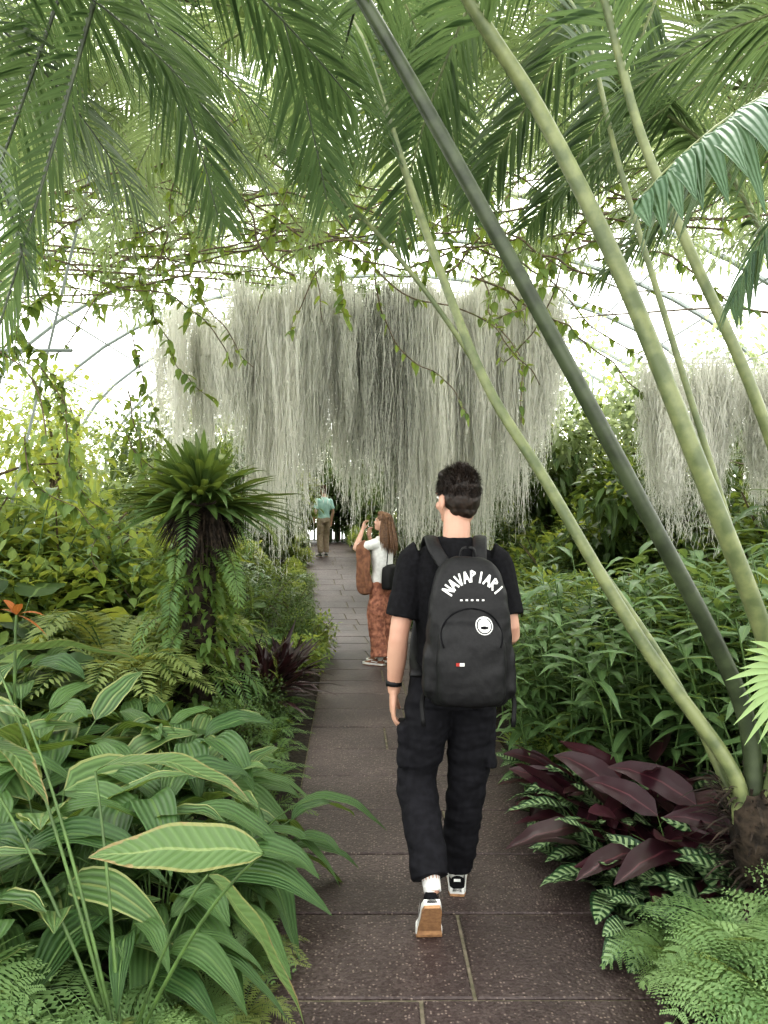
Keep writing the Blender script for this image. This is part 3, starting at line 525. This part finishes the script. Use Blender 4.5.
def fuse(bm,name,voxel,mat,it=4,wr=0,ws=12,aniso=(1,1,1)):
    bmesh.ops.recalc_face_normals(bm,faces=bm.faces[:])
    me=bpy.data.meshes.new(name+'_raw'); bm.to_mesh(me); bm.free()
    o=bpy.data.objects.new(name,me); sc.collection.objects.link(o)
    md=o.modifiers.new('r','REMESH'); md.mode='VOXEL'; md.voxel_size=voxel; md.use_smooth_shade=True
    if it: s=o.modifiers.new('s','SMOOTH'); s.factor=.5; s.iterations=it
    dg=bpy.context.evaluated_depsgraph_get(); m2=bpy.data.meshes.new_from_object(o.evaluated_get(dg)); o.modifiers.clear(); o.data=m2; m2.name=name
    m2.materials.clear(); m2.materials.append(M[mat])
    if wr:
        no=[v.normal.copy() for v in m2.vertices]
        for v,nn in zip(m2.vertices,no):
            c=Vector((v.co.x*aniso[0],v.co.y*aniso[1],v.co.z*aniso[2]))*ws
            v.co+=nn*(noise.noise(c)+.5*noise.noise(c*2.1))*wr
    for p_ in m2.polygons: p_.use_smooth=True
    return o
def bmobj(bm,name,mat,smooth_=True):
    bmesh.ops.recalc_face_normals(bm,faces=bm.faces[:])
    me=bpy.data.meshes.new(name); bm.to_mesh(me); bm.free(); me.materials.append(M[mat])
    for p_ in me.polygons: p_.use_smooth=smooth_
    o=bpy.data.objects.new(name,me); sc.collection.objects.link(o); return o
def hand(bm,w,fd,pn,curl=.45,s=1.,thumb_sign=1):
    w=np.array(w,float); fd=nrm(np.array(fd,float)); pn=np.array(pn,float); pn=nrm(pn-fd*(pn@fd)); td=np.cross(fd,pn)*thumb_sign
    ltube(bm,[w-fd*.02*s,w+fd*.015*s,w+fd*.05*s,w+fd*.092*s],[(.024*s,.018*s),(.028*s,.017*s),(.04*s,.016*s),(.040*s,.012*s)],ref=td,k=14)
    for o,l,r in((.031,.074,.0088),(.0105,.083,.0092),(-.0105,.077,.0088),(-.0305,.060,.0078)):
        p=w+fd*(.082 if abs(o)<.02 else .078)*s+td*o*s; a=curl*.35; pts=[p]; 
        for seg in(.46,.30,.24):
            d=fd*math.cos(a)+pn*math.sin(a)+td*o*1.5; pts.append(pts[-1]+nrm(d)*l*seg*s*1.12); a+=curl*.9
        ltube(bm,pts,[r*s*1.05,r*s,r*s*.92,r*s*.7],ref=td,k=8,n=9)
        ell(bm,pts[-1],(r*s*.72,)*3,seg=8)
    p=w+fd*.022*s+td*.022*s; d1=nrm(td*.75+fd*.65+pn*.35); d2=nrm(td*.25+fd*1+pn*.4)
    pts=[p,p+d1*.035*s,p+d1*.035*s+d2*.032*s,p+d1*.035*s+d2*.058*s]
    ltube(bm,pts,[.014*s,.012*s,.0105*s,.008*s],ref=pn,k=8,n=9); ell(bm,pts[-1],(.0085*s,)*3,seg=8)
def head(bm,Mx):
    ell(bm,(0,-.012,.022),(.074,.094,.088),Mx,24); ell(bm,(0,.022,-.03),(.060,.066,.070),Mx,20); ell(bm,(0,.042,-.075),(.042,.042,.036),Mx)
    ell(bm,(0,.066,-.092),(.020,.018,.018),Mx); ell(bm,(0,-.03,-.05),(.058,.055,.06),Mx)
    for s in(-1,1):
        ell(bm,(s*.077,-.008,-.018),(.010,.019,.032),Mx,12); ell(bm,(s*.030,.078,.022),(.022,.010,.008),Mx,10); ell(bm,(s*.038,.062,-.03),(.022,.018,.02),Mx,10)
        ell(bm,(s*.010,.096,-.030),(.009,.010,.008),Mx,8)
    f=lambda p:np.array(Mx@Vector(p))
    ltube(bm,[f((0,.078,.015)),f((0,.092,-.008)),f((0,.107,-.026)),f((0,.088,-.036))],[.008,.009,.012,.009],ref=f((1,0,0))-f((0,0,0)),k=8)
    ell(bm,(0,.084,-.057),(.022,.009,.005),Mx,10); ell(bm,(0,.083,-.067),(.019,.009,.006),Mx,10)
def shoe(name,Mx,flex=0,upper='black',sole='rubber',foxing='offwhite'):
    prof=[(-.03,.028),(0,.036),(.06,.037),(.12,.042),(.18,.049),(.22,.045),(.25,.032),(.262,.012)]
    def tf(co):
        x,y,z=co; yb=.175
        if flex and y<yb:
            k=min((yb-y)/.04,1); a=flex*k; dy,dz=y-yb,z; y=yb+dy*math.cos(a)+dz*math.sin(a); z=-dy*math.sin(a)+dz*math.cos(a)
        return Mx@Vector((x,y,z))
    objs=[]
    for nm,z0,z1,g,mt in(('outsole',0,.012,1.03,sole),('midsole',.012,.034,1.05,foxing)):
        bm=bmesh.new(); rows=[]
        yq=np.linspace(-.03,.262,26); wq=np.interp(yq,[p_[0] for p_ in prof],[p_[1] for p_ in prof]); k2=len(yq)
        outl=[(-w*g,y) for y,w in zip(yq,wq)]+[(w*g,y) for y,w in list(zip(yq,wq))[::-1]]
        for z in(z0,z1): rows.append([bm.verts.new(tf((x,y,z))) for x,y in outl])
        k=len(outl)
        for j in range(k): bm.faces.new((rows[0][j],rows[0][(j+1)%k],rows[1][(j+1)%k],rows[1][j]))
        for r_ in rows:
            for j in range(k2-1): bm.faces.new((r_[j],r_[j+1],r_[k-2-j],r_[k-1-j]))
        objs.append(bmobj(bm,nm,mt,False))
    bm=bmesh.new(); sec=np.array([(-.03,.02,.05),(-.015,.033,.085),(.03,.036,.095),(.07,.037,.088),(.11,.039,.072),(.15,.043,.058),(.19,.046,.048),(.225,.040,.040),(.25,.026,.032),(.26,.008,.024)])
    ys_=np.linspace(-.03,.26,24); rr=[]
    for y in ys_:
        w=np.interp(y,sec[:,0],sec[:,1]); h=np.interp(y,sec[:,0],sec[:,2])
        rr.append([bm.verts.new(tf((w*math.cos(t)*(1 if math.sin(t)<.3 else .93),y,.02+math.sin(t)*(h-.02) if math.sin(t)>0 else .02))) for t in np.linspace(0,2*math.pi,16,endpoint=False)])
    for i in range(len(rr)-1):
        for j in range(16): bm.faces.new((rr[i][j],rr[i][(j+1)%16],rr[i+1][(j+1)%16],rr[i+1][j]))
    bm.faces.new(rr[0][::-1]); bm.faces.new(rr[-1]); objs.append(bmobj(bm,'upper',upper))
    bm=bmesh.new()
    for s in(-1,1):
        v=[bm.verts.new(tf((s*.0415*sx_,y,z))) for y,z,sx_ in((.02,.058,.93),(.05,.042,1.0),(.13,.052,1.0),(.12,.060,.9),(.05,.055,.97))]; bm.faces.new(v)
    objs.append(bmobj(bm,'side_stripe','offwhite',False))
    bm=bmesh.new()
    v=[bm.verts.new(tf(c_)) for c_ in((-.014,-.034+.006,.062),(.014,-.028,.062),(.014,-.024,.072),(-.014,-.024,.072))]; bm.faces.new(v)
    objs.append(bmobj(bm,'heel_tab','offwhite',False))
    return objs
def person(name,J,loc,rz=0,scale=1,mats={},vox=.004,hair='short',female=False,hands=None,wide=False):
    g=lambda k:np.array(J[k],float); kids=[]
    Hm=Matrix.Translation(J['head'])@Matrix.Rotation(J.get('yaw',0),4,'Z')@Matrix.Rotation(J.get('pitch',0),4,'X')
    sw=.88 if female else 1.
    bm=bmesh.new(); head(bm,Hm)
    hc=g('head'); nk=np.array([hc[0]*.7,-.005,1.50]); ltube(bm,[nk-[0,0,.06],nk,nk*.4+hc*.6-[0,.012,.03],hc-[0,.015,.02]],[.062*sw,.056*sw,.055*sw,.05*sw],n=8)
    tor=[(.90,.14,.09),(1.0,.135,.09),(1.10,.12*sw,.085),(1.25,.135*sw,.09),(1.38,.14*sw,.08),(1.44,.09*sw,.06),(1.49,.06*sw,.052)]
    ltube(bm,[(0,0,z) for z,_,_ in tor],[(a,b) for _,a,b in tor],k=20,n=14)
    for s in'LR':
        sh,el,wr=g('sh'+s),g('el'+s),g('wr'+s); c0=sh*.75+np.array([0,0,1.40])*.25
        ltube(bm,[c0,sh-[0,0,.012],sh*.5+el*.5,el,el*.6+wr*.4,wr,wr+(wr-el)*.04],[.034,.040*sw,.045*sw,.039*sw,.040*sw,(.026*sw,.022*sw),.024*sw],n=18)
        h=hands[s]; hand(bm,wr,h[0],h[1],h[2],1. if not female else .92,h[3])
        hp,kn,an=g('hip'+s),g('kn'+s),g('an'+s); ltube(bm,[hp+[0,0,.04],hp*.5+kn*.5,kn,kn*.6+an*.4,an],[.08,.07,.05,.05,.034],n=14)
        ell(bm,an,(.034,)*3)
    kids.append(fuse(bm,'body',vox,mats['skin'],4))
    bm=bmesh.new()
    for s in(-1,1): ell(bm,(s*.030,.0805,.003),(.0125,.0095,.0075),Hm,12)
    kids.append(bmobj(bm,'eyes','eye')); bm=bmesh.new()
    for s in(-1,1): ell(bm,(s*.030,.0885,.003),(.0055,.003,.0055),Hm,10)
    kids.append(bmobj(bm,'irises','iris')); bm=bmesh.new(); ell(bm,(0,.0885,-.062),(.021,.006,.0075),Hm,10); kids.append(bmobj(bm,'lips','lip'))
    bm=bmesh.new()
    for s in(-1,1): ell(bm,(s*.031,.087,.024),(.018,.005,.0035),Hm,8)
    hm=mats['hair']
    kids.append(bmobj(bm,'eyebrows',hm)); bm=bmesh.new()
    ell(bm,(0,-.018,.040),(.080,.097,.086),Hm,24); ell(bm,(0,-.038,-.005),(.075,.074,.066),Hm,20); ell(bm,(0,-.043,-.045),(.060,.056,.045),Hm,16)
    ell(bm,(0,.030,.092),(.062,.058,.036),Hm,16)
    kids.append(fuse(bm,'hair_cap',.006 if vox<.006 else .01,hm,3,.004,38))
    mbh=MB(); Mn=np.array(Hm)
    if hair=='short': 
        k=8000; d=nrm(rng.normal(0,1,(k,3))); P=d*np.array([.078,.095,.084])+np.array([0,-.018,.040]); ok=(P[:,2]>.02)|(P[:,1]<-.05); P,d=P[ok],d[ok]; k=len(P)
        tn_=np.cross(d,np.array([1.,0,0])); tn_*=np.sign(tn_[:,1:2]+.001); up=np.clip((P[:,2:3])/.12,0,1)
        D=d*(.5+.6*up)+tn_*(.8-.2*up)*np.where(P[:,2:3]>.05,1,0)+np.array([0,0,-.8])*(1-up)+rng.normal(0,.35,(k,3))
        P=(Mn[:3,:3]@P.T).T+Mn[:3,3]; D=(Mn[:3,:3]@D.T).T
        leaves(mbh,P,D,rng.uniform(.012,.030,k)*(.5+1.0*up[:,0]),.0022,STRAP,S=2,droop=.2,fold=0,cols=2)
    else:
        k=1300; d=nrm(rng.normal(0,1,(k,3))*[1,1,.7]); d[:,1]=-abs(d[:,1])*1.0+.2; d=nrm(d); P=d*np.array([.082,.097,.085])+np.array([0,-.020,.04]); D=d*.14+np.array([0,-.04,-.95])+rng.normal(0,.035,(k,3))
        P=(Mn[:3,:3]@P.T).T+Mn[:3,3]; D[:,1]-=.0
        leaves(mbh,P,D,rng.uniform(.22,.34,k),.012,STRAP,S=6,droop=.1,fold=0,cols=2)
    kids.append(link('hair_strands',mbh.mesh('hair_strands',[hm])))
    bm=bmesh.new(); tor=[(.96,.168,.122),(1.02,.160,.120),(1.10,.150*sw,.112),(1.25,.170*sw,.122),(1.38,.180*sw,.115),(1.44,.165*sw,.10),(1.485,.105*sw,.078),(1.515,.068*sw,.066)]
    ltube(bm,[(0,0,z) for z,_,_ in tor],[(a,b) for _,a,b in tor],k=24,n=20)
    for s in'LR':
        sh,el=g('sh'+s),g('el'+s); q=sh*.22+el*.78; c0=sh*.5+np.array([0,0,1.43])*.5
        ltube(bm,[c0,sh*.8+c0*.2+[0,0,.006],sh*.85+el*.15,sh*.55+el*.45,q],[.066*sw,.070*sw,.068*sw,.067*sw,.070*sw],n=10)
    kids.append(fuse(bm,'t_shirt',vox*1.3,mats['shirt'],4,.005,14,(1,1,.7)))
    bm=bmesh.new(); ltube(bm,[(0,0,.84),(0,0,.90),(0,0,.97),(0,0,1.03)],[(.145,.11),(.170,.13),(.165,.125),(.150,.115)],k=24)
    for s in'LR':
        hp,kn,an=g('hip'+s),g('kn'+s),g('an'+s); ce=an+(kn-an)*.07; f=1.25 if wide else 1.
        ltube(bm,[hp+[0,0,.05],hp*.75+kn*.25,hp*.4+kn*.6,kn,kn*.5+an*.5,ce+(kn-an)*.06,ce],[.092,.098,.092*f,.082*f,.075*f,.070 if not wide else .11,.072 if not wide else .115],k=18,n=18)
        if mats.get('pocket') :
            sg=-1 if s=='L' else 1; pc=hp*.4+kn*.6+np.array([sg*.080,0,0]); ltube(bm,[pc+[0,0,.085],pc+[0,0,.08],pc-[0,0,.08],pc-[0,0,.085]],[(.016,.05),(.022,.07),(.024,.074),(.018,.066)],sup=4)
    kids.append(fuse(bm,'trousers',vox*1.4,mats['pants'],3,.009,9,(1,1,2.2)))
    for s in'LR':
        an=g('an'+s); fx=J.get('flex'+s,0); kids+=shoe('shoe',Matrix.Translation(J['ft'+s])@Matrix.Rotation(J.get('fy'+s,0),4,'Z'),fx,mats['shoe'],mats.get('sole','rubber'))
        bm=bmesh.new(); a2=g('kn'+s); d=nrm(a2-an); ltube(bm,[an-d*.02,an+d*.03,an+d*.09],[.033,.036,.040],n=6); kids.append(bmobj(bm,'sock','offwhite'))
    root=bpy.data.objects.new(name,None); sc.collection.objects.link(root)
    for k_ in kids: k_.parent=root
    root.location=loc; root.rotation_euler=(0,0,rz); root.scale=(scale,)*3
    return root
mx,my=.285,3.15
man=person('walking_man',dict(head=(.010,.02,1.672),yaw=.5,pitch=.0,
   shL=(-.168,0,1.42),elL=(-.225,-.04,1.13),wrL=(-.245,.02,.895),shR=(.168,0,1.42),elR=(.215,-.06,1.14),wrR=(.20,.16,1.08),
   hipL=(-.085,0,.92),knL=(-.155,.03,.53),anL=(-.105,-.205,.205),hipR=(.080,0,.92),knR=(.060,.09,.50),anR=(.025,.185,.085),
   ftL=(-.105,-.35,0),flexL=.95,ftR=(.025,.165,0),fyR=-.08,fyL=.05),(mx,my,0),
   mats=dict(skin='skin',hair='hair',shirt='black',pants='blackpant',shoe='black',pocket=True),
   hands=dict(L=((-.05,.1,-1),(1,.1,0),.5,-1),R=((-.3,1,.0),(-1,-.2,-.3),.8,1)))
# backpack
bm=bmesh.new(); cxp=.035
zs=[(.885,.09,.05),(.90,.14,.085),(.97,.155,.10),(1.10,.160,.10),(1.25,.152,.092),(1.36,.130,.078),(1.42,.095,.055),(1.445,.05,.03)]
ltube(bm,[(cxp,-.195+.02*(z>1.3),z) for z,_,_ in zs],[(a,b) for _,a,b in zs],sup=3.0,k=28,n=22)
zs=[(.905,.08,.02),(.92,.118,.04),(1.0,.126,.05),(1.12,.124,.045),(1.19,.105,.03),(1.215,.07,.01)]
ltube(bm,[(cxp,-.285,z) for z,_,_ in zs],[(a,b) for _,a,b in zs],sup=3,k=24,n=14)
for s in(-1,1): ltube(bm,[(cxp+s*.148,-.19,z) for z in(.92,.95,1.08,1.12)],[(.02,.05),(.028,.07),(.026,.068),(.012,.05)],sup=3)
pack=fuse(bm,'pack_body',.006,'pack',3,.005,14)
bm=bmesh.new()
for s in(-1,1):
    x=s*.08
    ltube(bm,[(cxp*.5+x*.8,-.15,1.40),(x*1.1,-.11,1.475),(x*1.25,-.01,1.515),(x*1.4,.09,1.44),(x*1.45,.13,1.34),(x*1.6,.135,1.2),(x*1.9,.07,1.05),(x*1.95,-.12,.98)],[(.028,.008)]*8,k=8,n=30)
    ltube(bm,[(cxp+s*.150,-.20,.95),(cxp+s*.175,-.18,.90),(cxp+s*.17,-.19,.80)],[(.009,.002)]*3,k=6,n=8)
ltube(bm,[(cxp-.03,-.16,1.43),(cxp-.02,-.17,1.475),(cxp+.02,-.17,1.475),(cxp+.03,-.16,1.43)],[(.006,.006)]*4,k=8,n=12)
straps=bmobj(bm,'shoulder_straps','pack')
bvh=BVHTree.FromPolygons([v.co for v in pack.data.vertices],[p_.vertices[:] for p_ in pack.data.polygons])
def proj(x,z,off=.002):
    h=bvh.ray_cast(Vector((x,-1,z)),Vector((0,1,0)))[0]; return (x,(h.y if h else -.28)-off,z)
bm=bmesh.new()
def stroke(p,q,w=.0045):
    p,q=np.array(p),np.array(q); d=q-p; n_=np.array([-d[1],d[0]])/np.linalg.norm(d)*w; k=3
    for i in range(k):
        a=p+d*i/k; b_=p+d*(i+1)/k; bm.faces.new([bm.verts.new(proj(*c_)) for c_ in(a-n_,b_-n_,b_+n_,a+n_)])
GL={'A':[((-.4,0),(0,1)),((0,1),(.4,0)),((-.2,.4),(.2,.4))],'N':[((-.35,0),(-.35,1)),((-.35,1),(.35,0)),((.35,0),(.35,1))],'V':[((-.4,1),(0,0)),((0,0),(.4,1))],'I':[((0,0),(0,1))],'P':[((-.3,0),(-.3,1)),((-.3,1),(.3,.8)),((.3,.8),(-.3,.5))],'R':[((-.3,0),(-.3,1)),((-.3,1),(.3,.8)),((.3,.8),(-.3,.5)),((-.3,.5),(.35,0))]}
for i,ch in enumerate('NAVAPIARI'):
    a=math.radians(146-i*14); R=.092; cc=np.array([cxp+.012+R*math.cos(a),1.262+R*math.sin(a)]); ux=np.array([math.sin(a),-math.cos(a)]); uy=np.array([math.cos(a),math.sin(a)])
    for p_,q_ in GL[ch]: stroke(cc+ux*p_[0]*.027+uy*p_[1]*.042,cc+ux*q_[0]*.027+uy*q_[1]*.042,.0036)
for i in range(5): stroke((cxp-.04+i*.02,1.29),(cxp-.04+i*.02+.009,1.29),.003)
letters=bmobj(bm,'printed_lettering','offwhite',False)
def disc(x,z,r,mat,off,sq=1):
    bm=bmesh.new(); c_=bm.verts.new(proj(x,z,off)); v=[bm.verts.new(proj(x+r*math.cos(t),z+r*sq*math.sin(t),off)) for t in np.linspace(0,6.283,20,endpoint=False)]
    for i in range(20): bm.faces.new((c_,v[i],v[(i+1)%20]))
    return bmobj(bm,'patch',mat,False)
def rect(x0,x1,z0,z1,mat,off):
    bm=bmesh.new(); bm.faces.new([bm.verts.new(proj(*c_,off)) for c_ in((x0,z0),(x1,z0),(x1,z1),(x0,z1))]); return bmobj(bm,'label',mat,False)
bm=bmesh.new(); arcp=[proj(cxp+.112*math.cos(t),1.16+.10*math.sin(t),.002) for t in np.linspace(-.4,math.pi+.4,24)]; ltube(bm,arcp,[.003]*24,k=6); zp=bmobj(bm,'zipper','black')
for o in [pack,straps,letters,zp,disc(cxp+.045,1.20,.032,'offwhite',.003),disc(cxp+.045,1.20,.028,'black',.0045),disc(cxp+.045,1.20,.024,'offwhite',.006),disc(cxp+.045,1.194,.015,'black',.0075,.35),rect(cxp-.06,cxp-.047,1.058,1.070,'red',.004),rect(cxp-.047,cxp-.03,1.058,1.070,'offwhite',.004)]: o.parent=man
bm=bmesh.new(); ltube(bm,[(-.243,.012,.935),(-.244,.014,.915)],[(.032,.030)]*2,k=16); ell(bm,(-.273,.014,.925),(.006,.016,.016)); w1=bmobj(bm,'wristwatch','pack'); w1.parent=man
bm=bmesh.new(); ltube(bm,[(.203,.115,1.093),(.201,.138,1.086)],[(.033,.03)]*2,k=16); w2=bmobj(bm,'bracelet','pack'); w2.parent=man
# woman
wo=person('standing_woman',dict(head=(0,-.01,1.675),yaw=.15,pitch=.25,
   shL=(-.165,0,1.42),elL=(-.20,.24,1.36),wrL=(-.09,.22,1.58),shR=(.165,0,1.42),elR=(.2,.22,1.3),wrR=(.09,.24,1.5),
   hipL=(-.08,0,.92),knL=(-.085,.03,.5),anL=(-.085,-.03,.085),hipR=(.08,0,.92),knR=(.10,.06,.5),anR=(.11,.05,.085),
   ftL=(-.085,-.05,0),ftR=(.11,.03,0)),(-.02,8.4,.0),rz=1.0,scale=.915,
   mats=dict(skin='skin_f',hair='hairf',shirt='offwhite',pants='rust',shoe='tan',sole='tan'),vox=.007,hair='long',female=True,wide=True,
   hands=dict(L=((.3,-.1,1),(.3,-1,0),.7,1),R=((-.3,-.2,1),(-.3,-1,0),.7,-1)))
bm=bmesh.new(); ltube(bm,[(-.19,.09,1.42),(-.20,.13,1.37),(-.21,.12,1.15),(-.20,.11,.95),(-.20,.10,.84)],[(.05,.05),(.065,.07),(.055,.09),(.06,.11),(.04,.07)],k=16,n=14)
o=fuse(bm,'draped_jacket',.01,'tan',2,.03,11,(1,1,.3)); o.parent=wo
bm=bmesh.new(); ltube(bm,[(-.10,-.17,.90),(-.10,-.17,.93),(-.10,-.17,1.14),(-.10,-.16,1.18)],[(.08,.04),(.12,.06),(.11,.06),(.07,.03)],sup=3.5,n=10); ltube(bm,[(-.12,-.14,1.15),(-.08,-.13,1.42),(0,-.02,1.52),(.10,.10,1.35)],[(.012,.006)]*4,k=8,n=14)
o=fuse(bm,'shoulder_bag',.008,'pack',2); o.parent=wo
person('distant_visitor',dict(head=(0,.02,1.68),shL=(-.18,0,1.42),elL=(-.24,-.03,1.15),wrL=(-.22,.12,.95),shR=(.18,0,1.42),elR=(.24,-.03,1.15),wrR=(.24,.05,.9),
     hipL=(-.085,0,.92),knL=(-.1,.03,.5),anL=(-.1,-.03,.085),hipR=(.085,0,.92),knR=(.09,.06,.5),anR=(.09,.05,.085),ftL=(-.1,-.05,0),ftR=(.09,.03,0)),
     (-1.45,18.8,float(gz(18.8))),.5,.95,dict(skin='skin_f',hair='hairf',shirt='aqua',pants='beige',shoe='black'),.010,'short',hands=dict(L=((0,.2,-1),(1,0,0),.5,-1),R=((0,.2,-1),(-1,0,0),.5,1)))
# ------------------------------------------------------------------ light
w=bpy.data.worlds.new('sky'); sc.world=w; w.use_nodes=True; bg=w.node_tree.nodes['Background']; bg.inputs[0].default_value=(1,1,.96,1); bg.inputs[1].default_value=3.4
sd=bpy.data.lights.new('sun','SUN'); sd.energy=2.6; sd.angle=.5; sd.color=(1,.97,.9); so=bpy.data.objects.new('sun',sd); sc.collection.objects.link(so); so.rotation_euler=(math.radians(-35),math.radians(12),0)
cam=bpy.data.cameras.new('camera'); cam.sensor_fit='VERTICAL'; cam.sensor_height=36; cam.lens=36*780/1024; cam.clip_start=.05; co=bpy.data.objects.new('camera',cam); sc.collection.objects.link(co)
co.location=(0,0,1.6); co.rotation_euler=(math.radians(90.29),0,0); sc.camera=co
print('faces',sum(len(o.data.polygons) for o in sc.objects if o.type=='MESH'))
